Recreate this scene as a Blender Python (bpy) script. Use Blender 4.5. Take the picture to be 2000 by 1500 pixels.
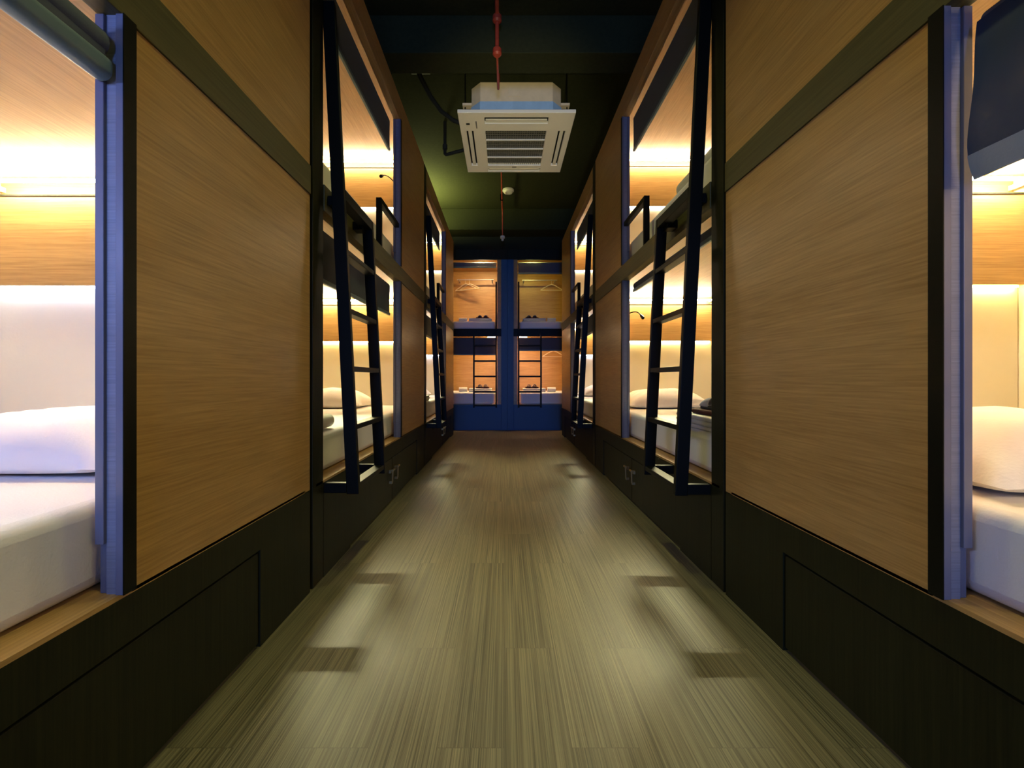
import bpy, bmesh, math, random
from mathutils import Vector, Matrix, noise as mnoise

random.seed(7)
scene = bpy.context.scene
col = scene.collection
for o in list(bpy.data.objects):
    bpy.data.objects.remove(o)

# ------------------------------------------------------------------ camera
CAM_Z = 0.83
WL, WR = 0.7545, 0.850          # corridor half widths, left and right of the lens
cam_d = bpy.data.cameras.new('camera')
cam = bpy.data.objects.new('camera', cam_d)
col.objects.link(cam)
cam.location = (0, 0, CAM_Z)
cam.rotation_euler = (math.pi / 2, 0, 0)
cam_d.sensor_width = 36
cam_d.lens = 14.4
cam_d.shift_x = 15 / 2000
cam_d.shift_y = -11 / 2000
cam_d.clip_start = 0.02
scene.camera = cam

# ------------------------------------------------------------------ view, world, daylight and added lights
vs = scene.view_settings
vs.view_transform = 'Standard'
vs.look = 'None'
vs.gamma = 1
vs.exposure = 1.0
vs.use_curve_mapping = False

world = bpy.data.worlds.new('world')
scene.world = world
world.use_nodes = True
bg = world.node_tree.nodes['Background']
bg.inputs[0].default_value = (0.80, 0.85, 0.45, 1)
bg.inputs[1].default_value = 0.01


def area_light(name, loc, rot, sx, sy, power, color):
    d = bpy.data.lights.new(name, 'AREA')
    d.shape = 'RECTANGLE'
    d.size, d.size_y = sx, sy
    d.energy = power
    d.color = color
    o = bpy.data.objects.new(name, d)
    o.location = loc
    o.rotation_euler = rot
    col.objects.link(o)
    return o


# daylight from the entrance behind the photographer; then added unseen fill lights
area_light('entrance_daylight', (0.05, -6.3, 1.30), (math.radians(90), 0, 0), 1.6, 2.3, 108, (0.19, 0.36, 1.0))
for dy in (0.2, 1.2, 2.2):  # added overhead spots that fill the corridor panels and floor
    sd = bpy.data.lights.new('corridor_fill', 'SPOT')
    sd.energy = 26
    sd.color = (0.98, 1.0, 0.36)
    sd.spot_size = math.radians(84)
    sd.spot_blend = 1.0
    sd.shadow_soft_size = 0.07
    so = bpy.data.objects.new('corridor_fill', sd)
    so.location = (0.05, dy, 3.36)
    col.objects.link(so)
ud = bpy.data.lights.new('ac_underside_fill', 'SPOT')  # added spot that only brightens the underside of the air conditioner
ud.energy = 190
ud.color = (1.0, 0.93, 0.60)
ud.spot_size = math.radians(20)
ud.spot_blend = 0.8
ud.shadow_soft_size = 0.12
uo = bpy.data.objects.new('ac_underside_fill', ud)
uo.location = (0.05, -1.0, 0.12)
uo.rotation_euler = (Vector((0.09, 3.7, 2.96)) - Vector(uo.location)).to_track_quat('-Z', 'Y').to_euler()
col.objects.link(uo)
# lights added to tint the jambs inside the two nearest lower bunks
area_light('foot_fill_cool', (-1.35, -0.46, 1.40), (math.radians(75), 0, 0), 0.7, 0.05, 9.0, (0.30, 0.42, 1.0))
area_light('foot_fill_warm', (1.40, -0.48, 1.40), (math.radians(75), 0, 0), 0.7, 0.05, 5.0, (1.0, 0.74, 0.40))
# added narrow lights in the lower bunks that throw pools on to the floor
for hx, hy, tx, ty in ((-1.25, 3.34, -0.42, 1.45), (1.30, 3.31, 0.49, 1.40), (-1.25, 5.58, -0.42, 3.7), (1.30, 5.55, 0.49, 3.65)):
    ho = area_light('floor_pool_light', (hx, hy, 1.54), (0, 0, 0), 0.7, 0.02, 2.7, (1.0, 0.94, 0.52))
    ho.rotation_euler = (Vector((tx, ty, 0)) - Vector(ho.location)).to_track_quat('-Z', 'Y').to_euler()
    dirv = (Vector((tx, ty, 0)) - Vector(ho.location)).normalized()
    xa = (Vector((1, 0, 0)) - dirv * dirv.x).normalized()
    ho.rotation_euler = Matrix((xa, (-dirv).cross(xa), -dirv)).transposed().to_euler()
    ho.data.spread = math.radians(50)
area_light('ceiling_glow_fill', (-1.15, 5.6, 2.95), (math.pi, 0, 0), 0.3, 0.7, 16.0, (0.95, 1.0, 0.40))  # added unseen light above the left bunks for the ceiling glow

# ------------------------------------------------------------------ materials
MATS = {}


def new_mat(name):
    m = bpy.data.materials.new(name)
    m.use_nodes = True
    nt = m.node_tree
    b = nt.nodes['Principled BSDF']
    MATS[name] = m
    return m, nt, b


def plain(name, c, rough=0.5, metal=0.0, spec=0.5, bump=0.0, bscale=60, var=0.0):
    m, nt, b = new_mat(name)
    b.inputs['Base Color'].default_value = (*c, 1)
    b.inputs['Roughness'].default_value = rough
    b.inputs['Metallic'].default_value = metal
    b.inputs['Specular IOR Level'].default_value = spec
    tc = nt.nodes.new('ShaderNodeTexCoord')
    nz = nt.nodes.new('ShaderNodeTexNoise')
    nz.inputs['Scale'].default_value = bscale
    nz.inputs['Detail'].default_value = 4
    nt.links.new(tc.outputs['Object'], nz.inputs['Vector'])
    if bump:
        bp = nt.nodes.new('ShaderNodeBump')
        bp.inputs['Strength'].default_value = bump
        bp.inputs['Distance'].default_value = 0.01
        nt.links.new(nz.outputs['Fac'], bp.inputs['Height'])
        nt.links.new(bp.outputs['Normal'], b.inputs['Normal'])
    if var:
        cr = nt.nodes.new('ShaderNodeValToRGB')
        cr.color_ramp.elements[0].color = (*[x * (1 - var) for x in c], 1)
        cr.color_ramp.elements[1].color = (*[min(1, x * (1 + var)) for x in c], 1)
        cr.color_ramp.elements[0].position = 0.3
        cr.color_ramp.elements[1].position = 0.7
        nt.links.new(nz.outputs['Fac'], cr.inputs['Fac'])
        nt.links.new(cr.outputs['Color'], b.inputs['Base Color'])
    return m


def grain(name, c_dark, c_light, scale, rough=0.45, spec=0.4, bump=0.08):
    """laminate with a fine straight grain; scale stretches the noise"""
    m, nt, b = new_mat(name)
    tc = nt.nodes.new('ShaderNodeTexCoord')
    mp = nt.nodes.new('ShaderNodeMapping')
    mp.inputs['Scale'].default_value = scale
    n1 = nt.nodes.new('ShaderNodeTexNoise')
    n1.inputs['Scale'].default_value = 1.0
    n1.inputs['Detail'].default_value = 7
    n1.inputs['Roughness'].default_value = 0.65
    n1.inputs['Distortion'].default_value = 0.25
    n2 = nt.nodes.new('ShaderNodeTexNoise')
    n2.inputs['Scale'].default_value = 0.12
    n2.inputs['Detail'].default_value = 3
    mx = nt.nodes.new('ShaderNodeMath')
    mx.operation = 'MULTIPLY_ADD'
    mx.inputs[1].default_value = 0.75
    m2 = nt.nodes.new('ShaderNodeMath')
    m2.operation = 'MULTIPLY'
    m2.inputs[1].default_value = 0.25
    cr = nt.nodes.new('ShaderNodeValToRGB')
    cr.color_ramp.elements[0].position = 0.36
    cr.color_ramp.elements[1].position = 0.62
    cr.color_ramp.elements[0].color = (*c_dark, 1)
    cr.color_ramp.elements[1].color = (*c_light, 1)
    bp = nt.nodes.new('ShaderNodeBump')
    bp.inputs['Strength'].default_value = bump
    bp.inputs['Distance'].default_value = 0.003
    L = nt.links.new
    L(tc.outputs['Object'], mp.inputs['Vector'])
    L(mp.outputs['Vector'], n1.inputs['Vector'])
    L(mp.outputs['Vector'], n2.inputs['Vector'])
    L(n2.outputs['Fac'], m2.inputs[0])
    L(n1.outputs['Fac'], mx.inputs[0])
    L(m2.outputs[0], mx.inputs[2])
    L(mx.outputs[0], cr.inputs['Fac'])
    L(cr.outputs['Color'], b.inputs['Base Color'])
    L(mx.outputs[0], bp.inputs['Height'])
    L(bp.outputs['Normal'], b.inputs['Normal'])
    b.inputs['Roughness'].default_value = rough
    b.inputs['Specular IOR Level'].default_value = spec
    return m


def emit(name, c, strength):
    m, nt, b = new_mat(name)
    b.inputs['Base Color'].default_value = (0.9, 0.9, 0.9, 1)
    b.inputs['Emission Color'].default_value = (*c, 1)
    b.inputs['Emission Strength'].default_value = strength
    return m


def floor_material():
    m, nt, b = new_mat('striated_floor_planks')
    L = nt.links.new
    tc = nt.nodes.new('ShaderNodeTexCoord')
    # planks run along the corridor
    mpb = nt.nodes.new('ShaderNodeMapping')
    mpb.inputs['Rotation'].default_value = (0, 0, math.pi / 2)
    br = nt.nodes.new('ShaderNodeTexBrick')
    br.inputs['Scale'].default_value = 1.0
    br.inputs['Brick Width'].default_value = 0.92
    br.inputs['Row Height'].default_value = 0.152
    br.inputs['Mortar Size'].default_value = 0.0008
    br.inputs['Mortar Smooth'].default_value = 0.3
    br.inputs['Bias'].default_value = 0.0
    br.offset = 0.37
    br.inputs['Color1'].default_value = (0.86, 0.86, 0.85, 1)
    br.inputs['Color2'].default_value = (1.08, 1.08, 1.08, 1)
    br.inputs['Mortar'].default_value = (0.55, 0.55, 0.55, 1)
    L(tc.outputs['Object'], mpb.inputs['Vector'])
    L(mpb.outputs['Vector'], br.inputs['Vector'])
    mp = nt.nodes.new('ShaderNodeMapping')
    mp.inputs['Scale'].default_value = (300, 1.4, 1)
    n1 = nt.nodes.new('ShaderNodeTexNoise')
    n1.inputs['Scale'].default_value = 1.0
    n1.inputs['Detail'].default_value = 5
    n1.inputs['Roughness'].default_value = 0.7
    # a per-plank shift keeps streaks from running through plank ends
    sh = nt.nodes.new('ShaderNodeVectorMath')
    sh.operation = 'MULTIPLY_ADD'
    sh.inputs[1].default_value = (40, 40, 40)
    L(br.outputs['Color'], sh.inputs[0])
    L(mp.outputs['Vector'], sh.inputs[2])
    L(tc.outputs['Object'], mp.inputs['Vector'])
    L(sh.outputs[0], n1.inputs['Vector'])
    cr = nt.nodes.new('ShaderNodeValToRGB')
    e = cr.color_ramp.elements
    e[0].position, e[1].position = 0.36, 0.64
    e[0].color = (0.045, 0.039, 0.019, 1)
    e[1].color = (0.188, 0.160, 0.086, 1)
    L(n1.outputs['Fac'], cr.inputs['Fac'])
    mu = nt.nodes.new('ShaderNodeMixRGB')
    mu.blend_type = 'MULTIPLY'
    mu.inputs[0].default_value = 1
    L(cr.outputs['Color'], mu.inputs[1])
    L(br.outputs['Color'], mu.inputs[2])
    L(mu.outputs['Color'], b.inputs['Base Color'])
    bp = nt.nodes.new('ShaderNodeBump')
    bp.inputs['Strength'].default_value = 0.25
    bp.inputs['Distance'].default_value = 0.002
    L(n1.outputs['Fac'], bp.inputs['Height'])
    L(bp.outputs['Normal'], b.inputs['Normal'])
    b.inputs['Roughness'].default_value = 0.42
    b.inputs['Specular IOR Level'].default_value = 0.4
    return m


OAK_D, OAK_L = (0.30, 0.166, 0.050), (0.455, 0.272, 0.094)
M = dict(
    oak=grain('oak_laminate', OAK_D, OAK_L, (170, 5.0, 170), rough=0.38),
    oak_cross=grain('oak_laminate_crosswise', OAK_D, OAK_L, (5.0, 170, 170), rough=0.38),
    dark_v=grain('dark_laminate_upright_grain', (0.0060, 0.0064, 0.0016), (0.0150, 0.0155, 0.0042), (160, 160, 3), rough=0.5, spec=0.16),
    dark_h=grain('dark_laminate_level_grain', (0.060, 0.052, 0.016), (0.095, 0.083, 0.028), (140, 3, 140), rough=0.5, spec=0.3),
    black_metal=plain('black_painted_metal', (0.0045, 0.0048, 0.0030), rough=0.42, spec=0.10, bump=0.02, bscale=300),
    jamb=plain('slate_blue_painted_metal', (0.115, 0.120, 0.165), rough=0.30, spec=0.5, bump=0.02, bscale=200),
    jamb_liner=grain('brushed_slate_liner', (0.13, 0.14, 0.18), (0.19, 0.20, 0.25), (4, 4, 260), rough=0.4, bump=0.15),
    navy=plain('navy_paint', (0.018, 0.075, 0.19), rough=0.45, spec=0.35, bump=0.03, bscale=150, var=0.12),
    cream=plain('cream_laminate', (0.68, 0.63, 0.50), rough=0.55, spec=0.3, bump=0.04, bscale=90),
    sheet=plain('white_bed_linen', (0.80, 0.79, 0.80), rough=0.9, spec=0.1, bump=0.12, bscale=220),
    pillow=plain('white_pillow_cotton', (0.84, 0.83, 0.82), rough=0.9, spec=0.1, bump=0.10, bscale=120),
    towel=plain('white_terry_towel', (0.80, 0.80, 0.76), rough=1.0, spec=0.05, bump=0.6, bscale=420),
    blind=plain('charcoal_blind_fabric', (0.078, 0.092, 0.120), rough=0.75, spec=0.2, bump=0.08, bscale=500),
    blind_vinyl=plain('navy_coated_blind_fabric', (0.036, 0.050, 0.082), rough=0.26, spec=0.6, bump=0.25, bscale=14),
    blind_hem=plain('grey_blind_hem', (0.24, 0.26, 0.28), rough=0.55, spec=0.3, bump=0.05, bscale=200),
    blind_bar=plain('teal_grey_bar', (0.11, 0.17, 0.20), rough=0.45, spec=0.4),
    brass=plain('aged_brass', (0.36, 0.26, 0.11), rough=0.35, metal=0.9),
    white_plastic=plain('warm_white_plastic', (0.80, 0.75, 0.60), rough=0.45, spec=0.4, bump=0.01, bscale=80),
    casing=plain('warm_grey_casing', (0.66, 0.53, 0.33), rough=0.5, spec=0.4, var=0.05, bscale=20),
    foam=plain('pale_blue_insulation', (0.30, 0.46, 0.62), rough=0.7, spec=0.2, var=0.06, bscale=20),
    vent_dark=plain('vent_shadow_black', (0.012, 0.012, 0.010), rough=0.7, spec=0.2),
    lattice=plain('grey_lattice_plastic', (0.15, 0.14, 0.11), rough=0.5),
    red=plain('red_pipe_paint', (0.42, 0.055, 0.025), rough=0.4, spec=0.5, var=0.12, bscale=30),
    black_rubber=plain('black_foam_insulation', (0.010, 0.011, 0.008), rough=0.8, spec=0.3, bump=0.1, bscale=150),
    ceiling=plain('dark_olive_ceiling_paint', (0.030, 0.032, 0.012), rough=0.85, spec=0.1, bump=0.06, bscale=40, var=0.1),
    room_wall=plain('black_wall_paint', (0.020, 0.021, 0.010), rough=0.8, spec=0.15, bump=0.05, bscale=40),
    hanger=plain('pale_wood_hanger', (0.62, 0.50, 0.33), rough=0.5),
    steel=plain('brushed_steel', (0.55, 0.52, 0.46), rough=0.3, metal=0.9),
    maroon=plain('dark_maroon_cloth', (0.055, 0.016, 0.020), rough=0.9, spec=0.1, bump=0.2, bscale=300),
    slipper=plain('lavender_grey_slipper_cloth', (0.34, 0.33, 0.42), rough=0.9, spec=0.1, bump=0.2, bscale=300),
    sole=plain('dark_slipper_sole', (0.03, 0.03, 0.045), rough=0.8),
    floor=floor_material(),
)
WARM = (1.0, 0.87, 0.58)
SOFT = (1.0, 0.88, 0.62)
COOL = (0.62, 0.70, 1.0)
GOLD = (1.0, 0.74, 0.28)
LED = {}


def led(c, s):
    k = (c, s)
    if k not in LED:
        LED[k] = emit('led_glow', c, s)
    return LED[k]


# ------------------------------------------------------------------ builders
def finish(name, bm, mat, parent=None, bevel=0.0, smooth=None, seg=2):
    bmesh.ops.recalc_face_normals(bm, faces=bm.faces)
    me = bpy.data.meshes.new(name)
    root = parent
    off = Vector((0, 0, 0))
    p = parent
    while p is not None:
        off += p.location
        p = p.parent
    for v in bm.verts:
        v.co -= off
    bm.to_mesh(me)
    bm.free()
    o = bpy.data.objects.new(name, me)
    col.objects.link(o)
    me.materials.append(mat)
    if parent is not None:
        o.parent = parent
    if bevel:
        md = o.modifiers.new('bevel', 'BEVEL')
        md.width = bevel
        md.segments = seg
        md.limit_method = 'ANGLE'
        md.angle_limit = math.radians(40)
    if smooth:
        for f in me.polygons:
            f.use_smooth = True
        me.set_sharp_from_angle(angle=math.radians(smooth))
    return o


def origin_at(o, loc):
    """put the origin of a single-mesh thing at its base"""
    loc = Vector(loc)
    for v in o.data.vertices:
        v.co -= loc
    o.location = loc
    return o


def tag(o, label, cat, group=None, kind=None):
    o['label'] = label
    o['category'] = cat
    if group:
        o['group'] = group
    if kind:
        o['kind'] = kind
    return o


def thing(name, label, cat, loc, group=None):
    o = bpy.data.objects.new(name, None)
    o.empty_display_size = 0.1
    o.location = loc
    col.objects.link(o)
    return tag(o, label, cat, group)


class Frame:
    """(d, u, z): d = depth behind the front face, u = along the front"""

    def __init__(self, fn):
        self.fn = fn

    def __call__(self, d, u, z):
        return Vector(self.fn(d, u, z))


IDENT = Frame(lambda d, u, z: (d, u, z))


def box(bm, F, d0, d1, u0, u1, z0, z1):
    vs_ = [bm.verts.new(F(d, u, z)) for d in (d0, d1) for u in (u0, u1) for z in (z0, z1)]
    for q in ((0, 1, 3, 2), (4, 6, 7, 5), (0, 4, 5, 1), (2, 3, 7, 6), (0, 2, 6, 4), (1, 5, 7, 3)):
        bm.faces.new([vs_[i] for i in q])


def hexa(bm, F, pts):
    """8 points ordered like box()"""
    vs_ = [bm.verts.new(F(*p)) for p in pts]
    for q in ((0, 1, 3, 2), (4, 6, 7, 5), (0, 4, 5, 1), (2, 3, 7, 6), (0, 2, 6, 4), (1, 5, 7, 3)):
        bm.faces.new([vs_[i] for i in q])


def boxes(F, *bs):
    bm = bmesh.new()
    for b in bs:
        box(bm, F, *b)
    return bm


def tube(bm, pts, r, n=12, cap=True):
    pts = [Vector(p) for p in pts]
    rings = []
    prev = None
    for i, p in enumerate(pts):
        if i == 0:
            t = pts[1] - pts[0]
        elif i == len(pts) - 1:
            t = pts[-1] - pts[-2]
        else:
            t = (pts[i + 1] - p).normalized() + (p - pts[i - 1]).normalized()
        t.normalize()
        if prev is None:
            a = Vector((0, 0, 1)) if abs(t.z) < 0.9 else Vector((1, 0, 0))
            x = t.cross(a).normalized()
        else:
            x = (prev - t * prev.dot(t)).normalized()
        prev = x
        y = t.cross(x)
        rr = r[i] if isinstance(r, (list, tuple)) else r
        rings.append([bm.verts.new(p + x * math.cos(2 * math.pi * k / n) * rr + y * math.sin(2 * math.pi * k / n) * rr) for k in range(n)])
    for a, b in zip(rings, rings[1:]):
        for k in range(n):
            bm.faces.new((a[k], a[(k + 1) % n], b[(k + 1) % n], b[k]))
    if cap:
        bm.faces.new(rings[0][::-1])
        bm.faces.new(rings[-1])


def tubes(*ts, n=12):
    bm = bmesh.new()
    for pts, r in ts:
        tube(bm, pts, r, n)
    return bm


def prism(bm, outline, fn, h0, h1):
    """outline in 2D extruded; fn(a, b, h) -> world"""
    lo = [bm.verts.new(fn(a, b, h0)) for a, b in outline]
    hi = [bm.verts.new(fn(a, b, h1)) for a, b in outline]
    n = len(lo)
    for k in range(n):
        bm.faces.new((lo[k], lo[(k + 1) % n], hi[(k + 1) % n], hi[k]))
    bm.faces.new(lo[::-1])
    bm.faces.new(hi)


def rround(x0, x1, y0, y1, r, n=5):
    out = []
    for cx, cy, a0 in ((x1 - r, y1 - r, 0), (x0 + r, y1 - r, 90), (x0 + r, y0 + r, 180), (x1 - r, y0 + r, 270)):
        for k in range(n + 1):
            a = math.radians(a0 + 90 * k / n)
            out.append((cx + r * math.cos(a), cy + r * math.sin(a)))
    return out


# ------------------------------------------------------------------ setting
Y_FRONT, Y_BACK = -6.5, 7.9
X_SIDE = 2.15
Z_CEIL = 3.42


def struct(name, bm, mat, label, **k):
    o = finish(name, bm, mat, **k)
    return tag(o, label, name.split('_')[0], kind='structure')


struct('floor', boxes(IDENT, (-X_SIDE, X_SIDE, Y_FRONT, Y_BACK, -0.1, 0)), M['floor'], 'striated olive brown plank floor running down the corridor')
struct('ceiling', boxes(IDENT, (-X_SIDE, X_SIDE, Y_FRONT, Y_BACK, Z_CEIL, Z_CEIL + 0.1)), M['ceiling'], 'dark olive painted ceiling above the corridor')
struct('wall_left', boxes(IDENT, (-X_SIDE - 0.1, -X_SIDE, Y_FRONT, Y_BACK, 0, Z_CEIL)), M['room_wall'], 'black room wall behind the left bunks')
struct('wall_right', boxes(IDENT, (X_SIDE, X_SIDE + 0.1, Y_FRONT, Y_BACK, 0, Z_CEIL)), M['room_wall'], 'black room wall behind the right bunks')
struct('wall_back', boxes(IDENT, (-X_SIDE, X_SIDE, Y_BACK, Y_BACK + 0.1, 0, Z_CEIL)), M['room_wall'], 'black room wall behind the end bunks')
struct('wall_front', boxes(IDENT, (-X_SIDE, X_SIDE, Y_FRONT - 0.1, Y_FRONT, 0, Z_CEIL)), M['room_wall'], 'black room wall behind the photographer')
struct('trim_1', boxes(IDENT, (-X_SIDE, X_SIDE, 2.92, 3.12, 3.15, Z_CEIL)), M['ceiling'], 'dark ceiling beam in front of the air conditioner', bevel=0.004)
struct('trim_2', boxes(IDENT, (-X_SIDE, X_SIDE, 6.25, 6.56, 3.10, Z_CEIL)), M['ceiling'], 'dark ceiling beam above the end bunks', bevel=0.004)

# ------------------------------------------------------------------ bunk units of the two side rows
Z_LEDGE, Z_LOW_CEIL = 0.405, 1.57
Z_BAND0, Z_BAND1 = 1.53, 1.64
Z_OPEN_TOP, Z_TOP, Z_UP_CEIL = 2.70, 2.86, 2.835
LIFT = 1.235


def side_frame(s, yb):
    W = WL if s < 0 else WR
    return Frame(lambda d, u, z: (s * (W + d), yb + u, z)), 1.905 - W


def locker_door(F, par, u0, u1, handle_u=None):
    dr = finish('locker_door', boxes(F, (0.004, 0.028, u0, u1, 0.012, 0.292)), M['dark_v'], par, bevel=0.002)
    if handle_u is not None:
        bm = bmesh.new()
        box(bm, F, -0.010, 0.0045, handle_u - 0.011, handle_u + 0.011, 0.205, 0.225)
        tube(bm, [F(-0.022, handle_u - 0.022, 0.225), F(-0.022, handle_u + 0.022, 0.225)], 0.007, 10)
        tube(bm, [F(-0.004, handle_u, 0.222), F(-0.024, handle_u, 0.222)], 0.006, 10)
        tube(bm, [F(-0.018, handle_u, 0.222), F(-0.016, handle_u, 0.150), F(-0.013, handle_u, 0.142)], 0.0055, 10)
        box(bm, F, -0.016, 0.0045, handle_u - 0.008, handle_u + 0.008, 0.135, 0.150)
        h = finish('handle', bm, M['brass'], dr, smooth=35)
        h['label'] = 'small brass latch handle'


def bunk_unit(s, yb, L, label, lo, up, doors, band=(Z_BAND0, Z_BAND1), handles=None, guard=True):
    """lo/up = ((tube colour, strength), (strip colour, strength))"""
    F, D = side_frame(s, yb)
    r = thing('bunk_unit', label, 'bunk bed', F(0.5, L / 2, 0), 'oak bunk units along the corridor')
    b0, b1 = band
    # base with locker doors
    bs = [(0, 0.03, 0.12, L, 0.300, Z_LEDGE - 0.01)]
    e = [0.12]
    for a, b in doors:
        e += [a, b]
    e.append(L)
    for k in range(0, len(e), 2):
        if e[k + 1] - e[k] > 0.012:
            bs.append((0, 0.03, e[k], e[k + 1], 0, 0.300))
    bs.append((0.031, 0.045, 0.12, L, 0, Z_LEDGE - 0.01))
    finish('base_panel', boxes(F, *bs), M['dark_v'], r)
    for k, (a, b) in enumerate(doors):
        locker_door(F, r, a + 0.004, b - 0.004, handles[k] if handles else None)
    finish('post', boxes(F, (0, 0.062, 0.022, 0.118, 0, Z_TOP)), M['dark_v'], r, bevel=0.003)
    # front wood panels
    finish('front_panel', boxes(F, (0, 0.045, 1.386, L, Z_LEDGE - 0.009, b0)), M['oak'], r, bevel=0.0015)
    finish('front_panel', boxes(F, (0, 0.045, 1.386, L, b1, Z_TOP)), M['oak'], r, bevel=0.0015)
    finish('lintel', boxes(F, (0, 0.045, 0.12, 1.386, Z_OPEN_TOP, Z_TOP)), M['oak'], r, bevel=0.0015)
    finish('fascia', boxes(F, (-0.004, 0.045, 0.12, L, b0, b1)), M['dark_h'], r, bevel=0.0015)
    # jambs of the lower and the upper opening
    for z0, z1 in ((Z_LEDGE, b0), (b1, Z_OPEN_TOP)):
        j = finish('jamb', boxes(F, (-0.008, 0.007, 1.360, 1.386, z0, z1), (0.0285, 0.0448, 1.368, 1.386, z0, z1)), M['jamb'], r, bevel=0.001)
        finish('edge_strip', boxes(F, (-0.0105, -0.0081, 1.359, 1.387, z0, z1)), M['black_metal'], j)
        finish('liner', boxes(F, (0.0072, 0.0284, 1.364, 1.3855, z0, z1)), M['jamb_liner'], j)
        finish('blind_track', boxes(F, (0.0287, 0.0455, 1.358, 1.3678, z0 + 0.10, z1 - 0.002)), M['jamb'], j, bevel=0.001)
    # decks and ceilings
    finish('bed_ledge', boxes(F, (0, D, 0.0535, L - 0.0405, Z_LEDGE - 0.0095, Z_LEDGE)), M['oak'], r)
    finish('bunk_ceiling', boxes(F, (0.0455, D, 0.0535, L - 0.0405, Z_LOW_CEIL, Z_LOW_CEIL + 0.02)), M['oak'], r)
    finish('bed_base', boxes(F, (0.0455, D, 0.0535, L - 0.0405, Z_LOW_CEIL + 0.025, 1.638)), M['dark_h'], r)
    finish('bunk_ceiling', boxes(F, (0.0455, D, 0.0535, L - 0.0405, Z_UP_CEIL, Z_TOP)), M['oak'], r)
    # carcass walls
    finish('back_panel', boxes(F, (D + 0.001, D + 0.03, 0.022, L, 0, Z_TOP)), M['cream'], r)
    finish('end_panel', boxes(F, (0.0455, D, L - 0.04, L, 0, Z_TOP)), M['oak_cross'], r)
    finish('end_panel', boxes(F, (0.0625, D, 0.022, 0.053, 0, Z_TOP)), M['oak_cross'], r)
    for dz, (tb, st) in ((0, lo), (LIFT, up)):
        finish('headboard', boxes(F, (0.047, D - 0.001, L - 0.055, L - 0.0405, Z_LEDGE + dz, 1.17 + dz)), M['cream'], r, bevel=0.002)
        top = 1.508 + (dz + 0.03 if dz else 0)
        finish('overhead_panel', boxes(F, (0.047, D - 0.001, L - 0.078, L - 0.0405, 1.172 + dz, top)), M['oak_cross'], r, bevel=0.0015)
        zt = top + 0.032
        tr = finish('panel_trim', boxes(F, (0.047, D - 0.001, L - 0.082, L - 0.0782, top - 0.006, top)), M['dark_v'], r)
        tr['label'] = 'thin dark trim'
        t = finish('light_tube', tubes(([F(0.072, L - 0.118, zt), F(D - 0.02, L - 0.118, zt)], 0.0065)), led(*tb), r, smooth=40)
        t['label'] = 'glowing light tube'
        for da, db in ((0.060, 0.0718), (D - 0.0198, D - 0.008)):
            finish('tube_clip', boxes(F, (da, db, L - 0.127, L - 0.0405, zt - 0.009, zt + 0.009)), M['white_plastic'], t)
        finish('light_strip', boxes(F, (0.06, D - 0.02, L - 0.072, L - 0.058, 1.164 + dz, 1.1715 + dz)), led(*st), r)
    if guard:
        finish('guard_rail', boxes(F, (0.002, 0.036, 0.93, 0.953, 1.6405, 1.945), (0.002, 0.036, 0.953, 1.357, 1.915, 1.945)), M['black_metal'], r, bevel=0.002)
    return F, D


def ladder(F, label, du=0.0, dd=0.0):
    r = thing('ladder', label, 'ladder', F(-0.1, 0.32 + du, 0.35), 'black bunk ladders')
    Z0 = 0.345

    def outer(z):
        return -0.145 + (z - 0.37) * 0.0504 + dd

    def rail(u0, u1, z1):
        a, b = outer(Z0), outer(z1)
        w = 0.052
        bm = bmesh.new()
        hexa(bm, F, [(a, u0, Z0), (b, u0, z1), (a, u1, Z0), (b, u1, z1), (a + w, u0, Z0), (b + w, u0, z1), (a + w, u1, Z0), (b + w, u1, z1)])
        finish('rail', bm, M['black_metal'], r, bevel=0.003)
    u0, u1, u2, u3 = 0.122 + du, 0.147 + du, 0.492 + du, 0.517 + du
    rail(u0, u1, 2.41)
    rail(u2, u3, 1.632)
    for k, z in enumerate((0.378, 0.625, 0.870, 1.115, 1.365)):
        a = outer(z)
        finish('rung', boxes(F, (a + 0.002, a + 0.050, u1, u2, z - 0.011, z + 0.011)), M['black_metal'], r, bevel=0.002)
    a = outer(1.6)
    finish('top_bar', boxes(F, (a + 0.001, a + 0.051, u1, u2, 1.585, 1.630), (a + 0.030, -0.005 + dd, u2 - 0.06, u2, 1.565, 1.605),
                            (a + 0.030, -0.005 + dd, u1, u1 + 0.05, 1.565, 1.605)), M['black_metal'], r, bevel=0.002)
    for a0, a1 in ((u0, u1), (u2, u3)):
        finish('foot_bracket', boxes(F, (outer(0.37) + 0.052, 0, a0, a1, 0.350, 0.392)), M['black_metal'], r, bevel=0.002)


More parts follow.
